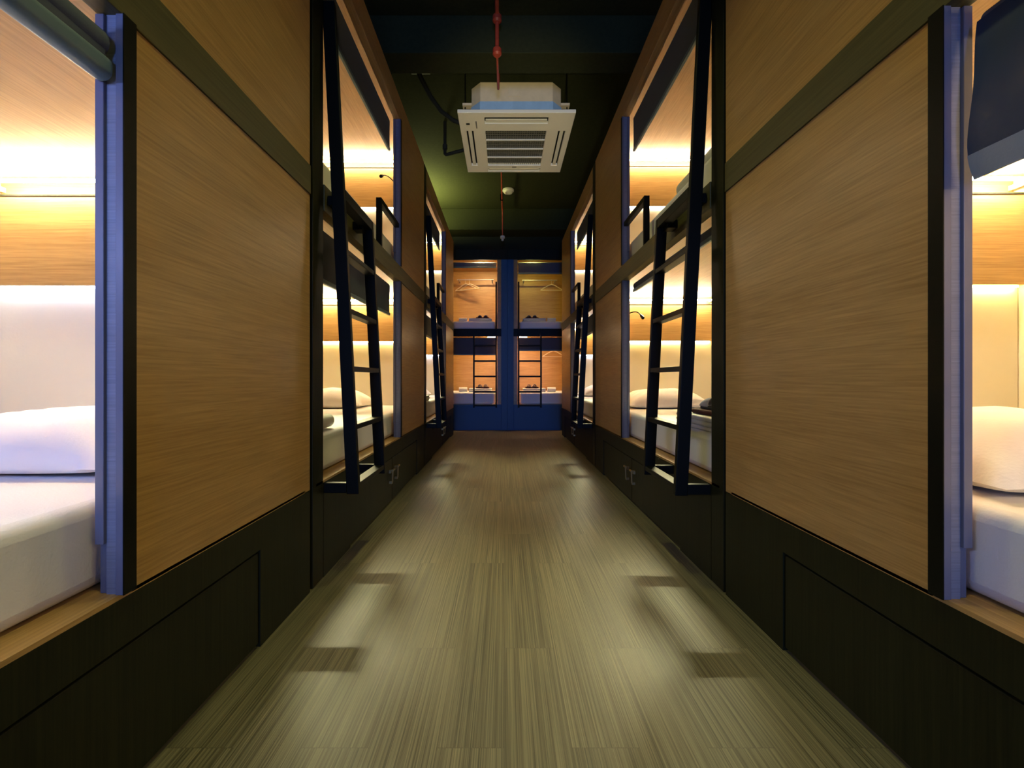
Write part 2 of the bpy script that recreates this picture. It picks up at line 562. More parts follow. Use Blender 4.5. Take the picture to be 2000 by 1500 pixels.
def roller_blind(F, label, u0, u1, z_top, z_bot, tilt=0.0, fabric='blind', dd=0.0, rr=0.026, fat=False):
    r = thing('roller_blind', label, 'window blind', F(0.085 + dd, (u0 + u1) / 2, z_bot), 'roller blinds in the bunk openings')
    d = 0.090 + dd
    finish('roller', tubes(([F(d, u0, z_top - 0.030), F(d, u1, z_top - 0.030)], rr), n=20), M[fabric], r, smooth=40)
    for a, b in ((u0 - 0.004, u0), (u1, u1 + 0.004)):
        finish('end_cap', tubes(([F(d, a, z_top - 0.030), F(d, b, z_top - 0.030)], 0.012), n=14), M['black_metal'], r, smooth=40)
    # hanging cloth with its own sag and thickness
    bm = bmesh.new()
    nu, nz = 28, 10
    zt = z_top - 0.032
    dc = d - 0.027
    fr, bk = [], []
    for i in range(nu + 1):
        u = u0 + 0.004 + (u1 - u0 - 0.008) * i / nu
        zb = z_bot + 0.018 + tilt * (i / nu - 0.5)
        a, b_ = [], []
        for k in range(nz + 1):
            t = k / nz
            z = zt + (zb - zt) * t
            w = 0.004 * t * (1 + math.sin(u * 9 + z * 5))
            a.append(bm.verts.new(F(dc + w, u, z)))
            b_.append(bm.verts.new(F(dc + w + 0.0015, u, z)))
        fr.append(a)
        bk.append(b_)
    for i in range(nu):
        for k in range(nz):
            bm.faces.new((fr[i][k], fr[i + 1][k], fr[i + 1][k + 1], fr[i][k + 1]))
            bm.faces.new((bk[i][k], bk[i][k + 1], bk[i + 1][k + 1], bk[i + 1][k]))
    for i in range(nu):
        for k in (0, nz):
            bm.faces.new((fr[i][k], bk[i][k], bk[i + 1][k], fr[i + 1][k]))
    for i in (0, nu):
        for k in range(nz):
            bm.faces.new((fr[i][k], fr[i][k + 1], bk[i][k + 1], bk[i][k]))
    finish('cloth', bm, M[fabric], r, smooth=60)
    t2 = tilt / 2
    if fat:
        bm = bmesh.new()
        prism(bm, rround(dc - 0.004, dc + 0.034, z_bot, z_bot + 0.046, 0.016, 6), lambda a, b, h: F(a, h, b), u0, u1 + 0.004)
        finish('bottom_bar', bm, M['blind_bar'], r, smooth=40)
        return
    bm = bmesh.new()
    hexa(bm, F, [(dc - 0.003, u0, z_bot - t2), (dc - 0.003, u0, z_bot + 0.020 - t2), (dc - 0.003, u1, z_bot + t2), (dc - 0.003, u1, z_bot + 0.020 + t2),
                 (dc + 0.013, u0, z_bot - t2), (dc + 0.013, u0, z_bot + 0.020 - t2), (dc + 0.013, u1, z_bot + t2), (dc + 0.013, u1, z_bot + 0.020 + t2)])
    finish('bottom_bar', bm, M['blind_bar'], r, bevel=0.003)


def mattress(F, label, d0, d1, u0, u1, z0, h):
    bm = bmesh.new()
    prism(bm, rround(d0, d1, u0, u1, 0.05, 6), lambda a, b, z: F(a, b, z), z0, z0 + h)
    o = finish('mattress', bm, M['sheet'], None, bevel=0.028, seg=4, smooth=50)
    origin_at(o, F((d0 + d1) / 2, (u0 + u1) / 2, z0))
    return tag(o, label, 'mattress', 'white bunk mattresses')


def pillow(F, label, dc, uc, z0, hd, hu, t, seed):
    bm = bmesh.new()
    N = 30
    top, bot = {}, {}
    for i in range(N + 1):
        for k in range(N + 1):
            a, b = -1 + 2 * i / N, -1 + 2 * k / N
            edge = max(abs(a), abs(b))
            # corners pulled out a little, sides drawn in
            sa = 1 - 0.07 * (1 - b * b)
            sb = 1 - 0.06 * (1 - a * a)
            x, y = a * hd * sa, b * hu * sb
            f = max(0.0, (1 - abs(a) ** 2.6) * (1 - abs(b) ** 2.6)) ** 0.55
            n = mnoise.noise(Vector((a * 2.3 + seed, b * 2.6, seed * 1.7)))
            rad = math.atan2(b, a)
            cr = 0.012 * math.sin(rad * 17 + seed * 5) * edge ** 3 * (1 - edge ** 8)
            zt = f * t * (1 + 0.12 * n) + cr * f
            top[i, k] = bm.verts.new(F(dc + x, uc + y, z0 + 0.028 + max(zt * 0.82, 0)))
            if edge < 0.999:
                bot[i, k] = bm.verts.new(F(dc + x, uc + y, z0 + 0.028 - min(0.026, 0.03 * f ** 0.6)))
            else:
                bot[i, k] = top[i, k]
    for i in range(N):
        for k in range(N):
            bm.faces.new((top[i, k], top[i + 1, k], top[i + 1, k + 1], top[i, k + 1]))
            q = [bot[i, k], bot[i, k + 1], bot[i + 1, k + 1], bot[i + 1, k]]
            try:
                bm.faces.new(q)
            except ValueError:
                pass
    o = finish('pillow', bm, M['pillow'], None, smooth=80)
    origin_at(o, F(dc, uc, z0))
    return tag(o, label, 'pillow', 'white bunk pillows')


def folded_towel(F, label, d0, d1, u0, u1, z0, h, layers=3, rmax=0.018):
    """rounded folds along the front, layered"""
    bm = bmesh.new()
    lh = h / layers
    for k in range(layers):
        j = 0.006 * math.sin(k * 2.1 + u0 * 7)
        za, zb = z0 + k * lh + 0.0005, z0 + (k + 1) * lh - 0.0005
        ol = rround(d0 + j, d1 + j, za, zb, min(lh * 0.48, rmax), 5)
        prism(bm, ol, lambda a, b, u: F(a, u, b), u0 + abs(j), u1 - abs(j) * 0.5)
    o = finish('folded_towel', bm, M['towel'], None, bevel=0.006, seg=3, smooth=60)
    origin_at(o, F((d0 + d1) / 2, (u0 + u1) / 2, z0))
    return tag(o, label, 'towel', 'folded towels on the mattresses')


def rolled_towel(F, label, dc, u0, u1, z0, rr):
    bm = bmesh.new()
    # spiral roll seen from its end
    turns, n = 3.0, 66
    out, inn = [], []
    for k in range(n + 1):
        a = 2 * math.pi * turns * k / n
        ro = rr * (0.22 + 0.78 * k / n)
        out.append((ro * math.cos(a), ro * math.sin(a)))
        ri = max(ro - rr * 0.20, 0.001)
        inn.append((ri * math.cos(a), ri * math.sin(a)))
    o_, i_ = [], []
    for u in (u0, u1):
        o_.append([bm.verts.new(F(dc + x, u, z0 + rr + z)) for x, z in out])
        i_.append([bm.verts.new(F(dc + x, u, z0 + rr + z)) for x, z in inn])
    for k in range(n):
        bm.faces.new((o_[0][k], o_[0][k + 1], o_[1][k + 1], o_[1][k]))
        bm.faces.new((i_[0][k], i_[1][k], i_[1][k + 1], i_[0][k + 1]))
        for e in (0, 1):
            bm.faces.new((o_[e][k], i_[e][k], i_[e][k + 1], o_[e][k + 1]))
    for k in (0, n):
        bm.faces.new((o_[0][k], o_[1][k], i_[1][k], i_[0][k]))
    o = finish('rolled_towel', bm, M['towel'], None, smooth=60)
    origin_at(o, F(dc, (u0 + u1) / 2, z0))
    return tag(o, label, 'towel', 'rolled towels on the mattresses')


def pouch(F, label, d0, d1, u0, u1, z0, h):
    bm = bmesh.new()
    prism(bm, rround(d0, d1, u0, u1, 0.03, 5), lambda a, b, z: F(a, b, z), z0, z0 + h)
    o = finish('cloth_pouch', bm, M['maroon'], None, bevel=h * 0.45, seg=3, smooth=60)
    origin_at(o, F((d0 + d1) / 2, (u0 + u1) / 2, z0))
    return tag(o, label, 'pouch', 'folded pouches on the towels')


def slipper(F, label, dc, uc, z0, ln=0.20, w=0.075, along='u', vh=0.046):
    if along == 'u':
        G = lambda a, b, z: F(dc + a, uc + b, z0 + z)
        loc = F(dc, uc, z0)
    else:
        G = lambda a, b, z: F(dc + b, uc + a, z0 + z)
        loc = F(dc, uc, z0)
    r = thing('slipper', label, 'slipper', loc, 'slippers laid on the towels')
    ol = []
    for k in range(28):
        t = 2 * math.pi * k / 28
        y = math.sin(t) * ln / 2
        wd = w / 2 * (0.86 + 0.16 * math.sin(t))
        ol.append((math.cos(t) * wd, y))
    bm = bmesh.new()
    prism(bm, ol, G, 0, 0.013)
    finish('sole', bm, M['sole'], r, bevel=0.003, smooth=50)
    # vamp: a domed strap over the front half
    bm = bmesh.new()
    rows = []
    for i in range(9):
        b = -0.01 + (ln * 0.48) * i / 8
        hw = w / 2 * (0.86 + 0.16 * (b / (ln / 2))) * math.sqrt(max(0.05, 1 - (b / (ln / 2)) ** 4)) * 0.97
        hh = vh * (1 - 0.55 * (i / 8) ** 2)
        rows.append(([bm.verts.new(G(hw * math.cos(math.pi * k / 12), b, 0.013 + hh * math.sin(math.pi * k / 12))) for k in range(13)],
                     [bm.verts.new(G(hw * 0.9 * math.cos(math.pi * k / 12), b, 0.013 + hh * 0.9 * math.sin(math.pi * k / 12))) for k in range(13)]))
    for (a, a2), (b_, b2) in zip(rows, rows[1:]):
        for k in range(12):
            bm.faces.new((a[k], a[k + 1], b_[k + 1], b_[k]))
            bm.faces.new((a2[k], b2[k], b2[k + 1], a2[k + 1]))
    for a, a2 in (rows[0], rows[-1]):
        for k in range(12):
            bm.faces.new((a[k], a2[k], a2[k + 1], a[k + 1]))
    finish('vamp', bm, M['slipper'], r, smooth=60)


def reading_lamp(F, label, z, u=1.43):
    r = thing('reading_lamp', label, 'lamp', F(0.046, u, z), 'small black reading lamps')
    finish('wall_plate', tubes(([F(0.0455, u, z), F(0.056, u, z)], 0.020), n=18), M['black_metal'], r, smooth=40)
    pts = []
    for k in range(9):
        t = k / 8
        pts.append(F(0.056 + 0.035 * math.sin(t * 1.6), u - 0.17 * t, z + 0.012 * math.sin(t * 3.1) - 0.035 * t * t))
    finish('arm', tubes((pts, 0.0035)), M['black_metal'], r, smooth=50)
    e = pts[-1]
    d = (pts[-1] - pts[-2]).normalized()
    finish('lamp_head', tubes(([e - d * 0.004, e + d * 0.020, e + d * 0.050], [0.006, 0.010, 0.011])), M['black_metal'], r, smooth=40)


# ---- left row and right row: border positions
LB = (-0.558, 1.59, 3.85)
RB = (-0.575, 1.565, 3.825)
LEN = (2.148, 2.26, 2.22)
T, S = 104, 15         # tube and strip strength
DOORS = [(0.415, 1.18), (1.18, 1.95)]
DOORS1 = [(0.30, 1.06), (1.06, 1.825)]
HAND = [1.115, 1.245]

unit = {}
unit['L1'] = bunk_unit(-1, LB[0], LEN[0], 'oak bunk unit nearest on the left, beside a blue-lit jamb', ((WARM, T), (COOL, S * 1.4)), ((WARM, T * 0.5), (WARM, S * 0.5)), DOORS1, (1.545, 1.655), [0.99, 1.12], guard=False)
unit['R1'] = bunk_unit(1, RB[0], LEN[0], 'oak bunk unit nearest on the right, beside a yellow-lit opening', ((WARM, T), (GOLD, S * 1.5)), ((WARM, T * 0.5), (WARM, S * 0.5)), DOORS1, (1.545, 1.655), [0.99, 1.12], guard=False)
unit['L2'] = bunk_unit(-1, LB[1], LEN[1], 'oak bunk unit, middle of the left row, behind the larger left ladder', ((WARM, T), (GOLD, S * 1.5)), ((WARM, T), (SOFT, S)), DOORS, handles=HAND)
unit['R2'] = bunk_unit(1, RB[1], LEN[1], 'oak bunk unit, middle of the right row, behind the larger right ladder', ((WARM, T), (GOLD, S * 1.5)), ((WARM, T), (SOFT, S)), DOORS, handles=HAND)
unit['L3'] = bunk_unit(-1, LB[2], LEN[2], 'oak bunk unit at the far end of the left row', ((SOFT, T), (COOL, S * 1.6)), ((WARM, T), (WARM, S)), DOORS, handles=HAND)
unit['R3'] = bunk_unit(1, RB[2], LEN[2], 'oak bunk unit at the far end of the right row', ((SOFT, T), (COOL, S * 1.6)), ((SOFT, T), (SOFT, S)), DOORS, handles=HAND)

ladder(unit['L2'][0], 'larger black ladder leaning on the left bunks')
ladder(unit['R2'][0], 'larger black ladder leaning on the right bunks')
ladder(unit['L3'][0], 'distant black ladder on the far left bunks, before the end bunks')
ladder(unit['R3'][0], 'distant black ladder on the far right bunks, before the end bunks')

U0, U1 = 0.135, 1.338
roller_blind(unit['L1'][0], 'rolled-up dark blind at the top left corner above a white pillow', U0, 1.350, 1.508, 1.408, dd=-0.052, rr=0.030, fat=True)
roller_blind(unit['L2'][0], 'charcoal blind half down behind the left ladder, lower bunk', U0, U1, 1.515, 1.268, tilt=0.02)
roller_blind(unit['L2'][0], 'slate blind at the top of the left upper bunk', U0, U1, 2.695, 2.45, tilt=0.01)
roller_blind(unit['R2'][0], 'rolled-up narrow blind behind the right ladder, lower bunk', U0, U1, 1.515, 1.44)
roller_blind(unit['R2'][0], 'slate blind at the top of the right upper bunk', U0, U1, 2.695, 2.44, tilt=-0.01)
roller_blind(unit['L3'][0], 'dark blind half down in the far left lower bunk', U0, U1, 1.515, 1.27)
roller_blind(unit['L3'][0], 'dark blind at the top of the far left upper bunk', U0, U1, 2.695, 2.45)
roller_blind(unit['R3'][0], 'dark blind half down in the far right lower bunk', U0, U1, 1.515, 1.30)
roller_blind(unit['R3'][0], 'dark blind at the top of the far right upper bunk', U0, U1, 2.695, 2.45)


def draped_blind(F, label, u0, u1, z_top, z_bot):
    r = thing('roller_blind', label, 'window blind', F(0.1, (u0 + u1) / 2, z_bot), 'roller blinds in the bunk openings')
    finish('roller', tubes(([F(0.068, u0, z_top - 0.03), F(0.068, u1, z_top - 0.03)], 0.024), n=20), M['blind'], r, smooth=40)

    def sheet(za, zb, nz, extra):
        bm = bmesh.new()
        nu = 44
        g, h = [], []
        for i in range(nu + 1):
            t = i / nu
            a, b = [], []
            for k in range(nz + 1):
                z = za + (zb - za) * k / nz
                f = (z_top - z) / (z_top - z_bot)
                bulge = 0.026 * math.sin(min(f, 1) * math.pi * 0.85) + 0.006 * math.sin(t * 23 + f * 4) * f
                eu = u1 - 0.010 * (1 + math.sin(f * 7 - 1.2)) * f
                u = u0 + (eu - u0) * t
                drop = 0.012 * f * math.cos(t * 6.0)
                p = (0.042 - bulge * 0.9 - extra, u, z - drop)
                a.append(bm.verts.new(F(*p)))
                b.append(bm.verts.new(F(p[0] + 0.0016 + 2 * extra, p[1], p[2])))
            g.append(a)
            h.append(b)
        for i in range(nu):
            for k in range(nz):
                bm.faces.new((g[i][k], g[i + 1][k], g[i + 1][k + 1], g[i][k + 1]))
                bm.faces.new((h[i][k], h[i][k + 1], h[i + 1][k + 1], h[i + 1][k]))
            for k in (0, nz):
                bm.faces.new((g[i][k], h[i][k], h[i + 1][k], g[i + 1][k]))
        for i in (0, nu):
            for k in range(nz):
                bm.faces.new((g[i][k], g[i][k + 1], h[i][k + 1], h[i][k]))
        return bm
    finish('cloth', sheet(z_top - 0.03, z_bot + 0.045, 16, 0.0), M['blind_vinyl'], r, smooth=70)
    finish('hem', sheet(z_bot + 0.045, z_bot, 4, 0.001), M['blind_hem'], r, smooth=70)


draped_blind(unit['R1'][0], 'loose glossy navy blind hanging at the top right corner', U0, 1.344, 1.53, 1.212)

# beds
beds = {}


def bed(key, level, label_m, label_p, pd=None, back=0.0, hu=0.235):
    F, D = unit[key]
    L = LEN[int(key[1]) - 1]
    z0 = Z_LEDGE if level == 0 else 1.639
    h = 0.176 if level == 0 else 0.186
    mattress(F, label_m, 0.066, D - 0.01, 0.062, L - 0.062, z0 + 0.0005, h)
    zt = z0 + h + 0.001
    if label_p:
        c = pd or (0.31 + 0.99) / 2
        pillow(F, label_p, c, L - 0.075 - hu - back, zt, 0.34, hu, 0.165, seed=len(beds) * 1.3 + 0.4)
    beds[key, level] = zt
    return zt


bed('L1', 0, 'white mattress nearest on the left', 'large white pillow at the left edge', 0.56, 0.03, 0.25)
bed('R1', 0, 'white mattress nearest on the right', 'yellow-lit white pillow at the right edge', 0.48, 0.12, 0.285)
bed('L2', 0, 'white lower mattress behind the larger left ladder', 'white pillow behind the larger left ladder', 0.75)
bed('R2', 0, 'white lower mattress behind the larger right ladder', 'white pillow behind the larger right ladder', 0.50)
bed('L2', 1, 'white upper mattress above the left blind, behind the small guard rail', None)
bed('R2', 1, 'white upper mattress on the right with a folded towel', None)
bed('L3', 0, 'white lower mattress in the far left bunk', 'white pillow in the far left lower bunk')
bed('R3', 0, 'white lower mattress in the far right bunk', 'white pillow in the far right lower bunk', 0.55)
bed('L3', 1, 'white upper mattress in the far left bunk', None)
bed('R3', 1, 'white upper mattress in the far right bunk', None)

rolled_towel(unit['L2'][0], 'grey-white rolled towel behind the near rail of the left ladder', 0.135, 0.16, 0.47, beds['L2', 0], 0.040)
F = unit['R2'][0]
folded_towel(F, 'thick folded white towel behind the near rail of the right ladder', 0.085, 0.36, 0.24, 0.66, beds['R2', 0], 0.070)
pouch(F, 'flat maroon pouch on the folded towel behind the right ladder', 0.11, 0.33, 0.27, 0.56, beds['R2', 0] + 0.0705, 0.026)
slipper(F, 'lavender grey slipper on the maroon pouch behind the right ladder', 0.165, 0.43, beds['R2', 0] + 0.097)
slipper(F, 'slipper beside the post, on the maroon pouch behind the right ladder', 0.262, 0.41, beds['R2', 0] + 0.097)
folded_towel(F, 'grey folded towel on the right upper mattress', 0.10, 0.40, 0.26, 0.72, beds['R2', 1], 0.10, layers=1, rmax=0.05)
folded_towel(unit['L3'][0], 'small folded towel on the far left lower mattress', 0.08, 0.30, 0.30, 0.72, beds['L3', 0], 0.065)

reading_lamp(unit['L2'][0], 'black reading lamp in the left upper bunk, by the far jamb', 2.275)
reading_lamp(unit['R2'][0], 'black reading lamp behind the right ladder, lower bunk', 1.30)
reading_lamp(unit['L3'][0], 'tiny black reading lamp in the far left upper bunk', 2.62, u=1.44)

# ------------------------------------------------------------------ bunk units across the end
YE = 6.57


def end_frame(t):
    xb = 0.0495
    return Frame(lambda d, u, z: (xb + t * u, YE + d, z))


def end_unit(t, label, lo, up):
    F = end_frame(t)
    D, L = 1.0, 1.96
    r = thing('bunk_unit', label, 'bunk bed', F(0.5, L / 2, 0), 'oak bunk units across the end')
    finish('pilaster', boxes(F, (-0.012, 0.05, 0.0005, 0.0985, 0, 2.734)), M['navy'], r, bevel=0.002)
    finish('frame_strip', boxes(F, (0, 0.05, 0.099, 0.163, 0.411, 1.503), (0, 0.05, 0.099, 0.163, 1.626, 2.735)), M['oak'], r, bevel=0.0015)
    finish('base_panel', boxes(F, (-0.006, 0.03, 0.099, L, 0, 0.411)), M['navy'], r, bevel=0.002)
    finish('fascia', boxes(F, (-0.004, 0.045, 0.099, L, 1.503, 1.626)), M['black_metal'], r, bevel=0.002)
    finish('lintel', boxes(F, (0, 0.045, 0.0005, L, 2.735, 2.90)), M['dark_v'], r, bevel=0.002)
    finish('front_panel', boxes(F, (0, 0.045, 1.45, L, 0.411, 1.503), (0, 0.045, 1.45, L, 1.626, 2.735)), M['oak_cross'], r)
    finish('bed_ledge', boxes(F, (0.031, D, 0.06, L, 0.38, 0.410)), M['oak_cross'], r)
    finish('bed_base', boxes(F, (0.0455, D, 0.06, L, 1.570, 1.625)), M['dark_h'], r)
    finish('bunk_ceiling', boxes(F, (0.0455, D, 0.06, L, 1.54, 1.565)), M['oak_cross'], r)
    finish('bunk_ceiling', boxes(F, (0.0455, D, 0.06, L, 2.80, 2.83)), M['oak_cross'], r)
    finish('back_panel', boxes(F, (D + 0.001, D + 0.03, 0.0005, L, 0, 2.90)), M['oak_cross'], r)
    finish('end_panel', boxes(F, (0.051, D, 0.0005, 0.058, 0, 2.90)), M['oak'], r)
    finish('end_panel', boxes(F, (0.0455, D, L - 0.03, L, 0.411, 1.503), (0.0455, D, L - 0.03, L, 1.626, 2.735)), M['oak'], r)
    for (c, s_), z, u in ((lo, 1.495, 0.26), (up, 2.790, 0.40)):
        lm = finish('lamp', boxes(F, (0.055, 0.125, u - 0.1, u + 0.1, z - 0.008, z + 0.008) if z > 2 else (0.13, 0.33, u - 0.06, u + 0.06, z - 0.013, z + 0.013)), led(c, s_), r, bevel=0.003)
        lm['label'] = 'glowing square lamp'
    return F, D, r


EL = end_unit(-1, 'oak and navy bunk unit across the end, left of the navy pilaster', ((1.0, 0.70, 0.36), 110), ((1.0, 0.66, 0.30), 250))
ER = end_unit(1, 'oak and navy bunk unit across the end, right of the navy pilaster', ((1.0, 0.66, 0.36), 110), ((1.0, 0.82, 0.18), 85))


def end_ladder(F, label):
    r = thing('ladder', label, 'ladder', F(-0.1, 0.35, 0.36), 'black ladders on the end bunks')
    for u, z1 in ((0.166, 2.36), (0.520, 1.50)):
        finish('rail', boxes(F, (-0.090, -0.045, u, u + 0.024, 0.365, z1)), M['black_metal'], r, bevel=0.002)
    for z in (0.40, 0.615, 0.860, 1.105, 1.350):
        finish('rung', boxes(F, (-0.088, -0.047, 0.190, 0.520, z - 0.013, z + 0.013)), M['black_metal'], r, bevel=0.002)
    for u in (0.166, 0.520):
        finish('foot_bracket', boxes(F, (-0.045, -0.006, u, u + 0.024, 0.37, 0.40)), M['black_metal'], r)
    finish('top_bracket', boxes(F, (-0.045, -0.004, 0.166, 0.190, 1.54, 1.58), (-0.045, -0.004, 0.520, 0.544, 1.505, 1.545), (-0.088, -0.045, 0.520, 0.544, 1.50, 1.545)), M['black_metal'], r)


end_ladder(EL[0], 'black ladder at the end bunks, left of the navy pilaster')
end_ladder(ER[0], 'black ladder at the end bunks, right of the navy pilaster')


def end_things(F, D, side, blind_lo, blind_up, up_items):
    w = 'left' if side < 0 else 'right'
    roller_blind(F, f'dark blue blind in the end bunks, lower {w} opening', 0.175, 1.44, 1.500, blind_lo)
    roller_blind(F, f'dark blind at the top of the end bunks, upper {w} opening', 0.175, 1.44, 2.722, blind_up)
    mattress(F, f'white mattress in the end bunks, lower {w}', 0.055, 0.95, 0.20, 1.92, 0.4105, 0.195)
    mattress(F, f'white mattress in the end bunks, upper {w}', 0.055, 0.95, 0.20, 1.92, 1.6255, 0.130)
    for lv, z in (('lower', 0.6065), ('upper', 1.7565)):
        folded_towel(F, f'folded white towel on the {lv} {w} end mattress', 0.14, 0.40, 0.26, 0.63, z, 0.06)
        pouch(F, f'dark folded pouch on the towel of the {lv} {w} end bunk', 0.18, 0.36, 0.30, 0.52, z + 0.0605, 0.020)
        slipper(F, f'slipper nearer the pilaster on the {lv} {w} end bunk', 0.235, 0.36, z + 0.081, ln=0.20, w=0.078, along='d', vh=0.028)
        slipper(F, f'slipper further from the pilaster on the {lv} {w} end bunk', 0.235, 0.455, z + 0.081, ln=0.20, w=0.078, along='d', vh=0.028)
        rolled_towel(F, f'rolled white towel beside the folded one, {lv} {w} end bunk', 0.22, 0.665, 0.80, z, 0.042)


end_things(*EL[:2], -1, 1.205, 2.62, 0)
end_things(*ER[:2], 1, 1.275, 2.52, 0)


def hanging_rail(F, label, z, u0, u1, d=0.78):
    r = thing('hanging_rail', label, 'clothes rail', F(0.999, (u0 + u1) / 2, z), 'clothes rails in the end bunks')
    finish('rod', tubes(([F(d, u0, z), F(d, u1, z)], 0.010), n=14), M['steel'], r, smooth=40)
    for u in (u0 + 0.03, u1 - 0.03):
        finish('wall_bracket', tubes(([F(d, u, z + 0.001), F(1.0, u, z + 0.001)], 0.011), n=12), M['steel'], r, smooth=40)


def hanger(F, label, uc, z_rail, rot, d=0.78, w=0.40):
    """hook over a rail running along u; the shoulders are turned towards the viewer"""
    hk = z_rail + 0.0135
    ca, sa = math.cos(rot), math.sin(rot)

    def G(a, z):
        return F(d + a * sa, uc + a * ca, z)
    r = thing('clothes_hanger', label, 'clothes hanger', F(d, uc, z_rail - 0.2), 'pale clothes hangers')
    neck = z_rail - 0.075
    pts = []
    for k in range(11):
        a = math.radians(200 - 250 * k / 10)
        pts.append((0.0155 * math.cos(a), z_rail - 0.002 + 0.0155 * math.sin(a)))
    pts += [(0.004, z_rail - 0.03), (0, neck)]
    finish('hook', tubes(([F(d + a, uc, z) for a, z in pts], 0.0025), n=8), M['steel'], r, smooth=60)
    sh = [(-w / 2, neck - 0.105), (-w / 2 + 0.03, neck - 0.085), (-0.06, neck - 0.020), (0, neck - 0.001), (0.06, neck - 0.020), (w / 2 - 0.03, neck - 0.085), (w / 2, neck - 0.105)]
    finish('shoulder', tubes(([G(a, z) for a, z in sh], 0.0085), n=10), M['hanger'], r, smooth=60)
    finish('crossbar', tubes(([G(-w / 2 + 0.012, neck - 0.104), G(w / 2 - 0.012, neck - 0.104)], 0.0065), n=10), M['hanger'], r, smooth=60)


ZR = 2.60
hanging_rail(EL[0], 'steel clothes rail in the upper left end bunk', ZR, 0.24, 0.90)
hanging_rail(ER[0], 'steel clothes rail in the upper right end bunk', ZR - 0.01, 0.27, 0.90)
hanging_rail(ER[0], 'steel clothes rail in the lower right end bunk', 1.400, 0.27, 1.0)
hanger(EL[0], 'pale clothes hanger, left one of the pair in the end bunk', 0.745, ZR, 0.5, w=0.44)
hanger(EL[0], 'pale clothes hanger, right one of the pair in the end bunk', 0.675, ZR, 0.5, w=0.44)
hanger(ER[0], 'pale clothes hanger in the upper right end bunk', 0.800, ZR - 0.01, 0.05)
hanger(ER[0], 'pale clothes hanger under the blind in the lower right end bunk', 0.835, 1.400, 0.05)

# dark wall above the end units
struct('trim_3', boxes(IDENT, (-X_SIDE, X_SIDE, 6.575, 7.6, 2.902, Z_CEIL)), M['room_wall'], 'black wall section above the end bunks')

# ------------------------------------------------------------------ air conditioner
AX, AY0, AW, AZ = 0.099, 3.276, 0.95, 2.955
AC = Frame(lambda d, u, z: (AX + d, AY0 + u, AZ + z))
ac = thing('air_conditioner', 'cream ceiling cassette air conditioner hanging over the corridor', 'air conditioner', AC(0, AW / 2, 0))
H = AW / 2
g0, g1, gx = 0.245, 0.815, 0.262
s0, s1 = 0.062, 0.142         # near slot
# face plate with the grille opening and four slots left open
cuts_x = [-H, -0.425, -0.365, -gx, gx, 0.365, 0.425, H]
cuts_y = [0, s0, s1, g0, g1, 0.868, 0.925, AW]


def is_hole(xa, xb, ya, yb):
    xm, ym = (xa + xb) / 2, (ya + yb) / 2
    if abs(xm) < gx and g0 < ym < g1:
        return True
    if abs(xm) < gx and (s0 < ym < s1 or 0.868 < ym < 0.925):
        return True
    if 0.365 < abs(xm) < 0.425 and g0 < ym < g1:
        return True
    return False


bm = bmesh.new()
for xa, xb in zip(cuts_x, cuts_x[1:]):
    for ya, yb in zip(cuts_y, cuts_y[1:]):
        if not is_hole(xa, xb, ya, yb):
            box(bm, AC, xa, xb, ya, yb, 0, 0.028)
bmesh.ops.remove_doubles(bm, verts=bm.verts, dist=1e-5)
# drop the faces shared by neighbouring cells
seen = {}
for f in list(bm.faces):
    k = tuple(sorted(v.index for v in f.verts)) if False else tuple(sorted((round(v.co.x, 4), round(v.co.y, 4), round(v.co.z, 4)) for v in f.verts))
    seen.setdefault(k, []).append(f)
dead = [f for fs in seen.values() if len(fs) > 1 for f in fs]
bmesh.ops.delete(bm, geom=dead, context='FACES')
bmesh.ops.dissolve_limit(bm, angle_limit=0.01, verts=bm.verts, edges=bm.edges)
finish('face_plate', bm, M['white_plastic'], ac, bevel=0.004)
finish('plenum', boxes(AC, (-H + 0.03, H - 0.03, 0.03, AW - 0.03, 0.0285, 0.034)), M['vent_dark'], ac)
# return grille: white frame bars and a fine lattice
gr = finish('grille', boxes(AC, *[(-gx, gx, g0 + (g1 - g0) * k / 4 - 0.005, g0 + (g1 - g0) * k / 4 + 0.005, 0.001, 0.012) for k in range(1, 4)]), M['white_plastic'], ac)
nx, ny = 26, 22
finish('lattice', boxes(AC, *[(-gx + 2 * gx * k / nx - 0.0022, -gx + 2 * gx * k / nx + 0.0022, g0, g1, 0.012, 0.020) for k in range(1, nx)],
                        *[(-gx, gx, g0 + (g1 - g0) * k / ny - 0.0018, g0 + (g1 - g0) * k / ny + 0.0018, 0.014, 0.022) for k in range(1, ny)]), M['lattice'], gr)


def louver(b):
    finish('louver', boxes(AC, b), M['white_plastic'], ac, bevel=0.003)


louver((-gx + 0.008, gx - 0.008, s0 + 0.030, s0 + 0.062, 0.004, 0.012))
louver((-gx + 0.008, gx - 0.008, 0.880, 0.912, 0.004, 0.012))
louver((-0.411, -0.379, g0 + 0.008, g1 - 0.008, 0.004, 0.012))
louver((0.379, 0.411, g0 + 0.008, g1 - 0.008, 0.004, 0.012))
finish('sensor', boxes(AC, (-0.418, -0.388, 0.135, 0.155, -0.003, 0.001)), M['vent_dark'], ac, bevel=0.002)
finish('display_slot', boxes(AC, (-0.338, -0.328, 0.11, 0.205, -0.002, 0.001)), M['lattice'], ac)
finish('badge', boxes(AC, (-0.022, 0.022, 0.838, 0.848, -0.0015, 0.001)), M['vent_dark'], ac)
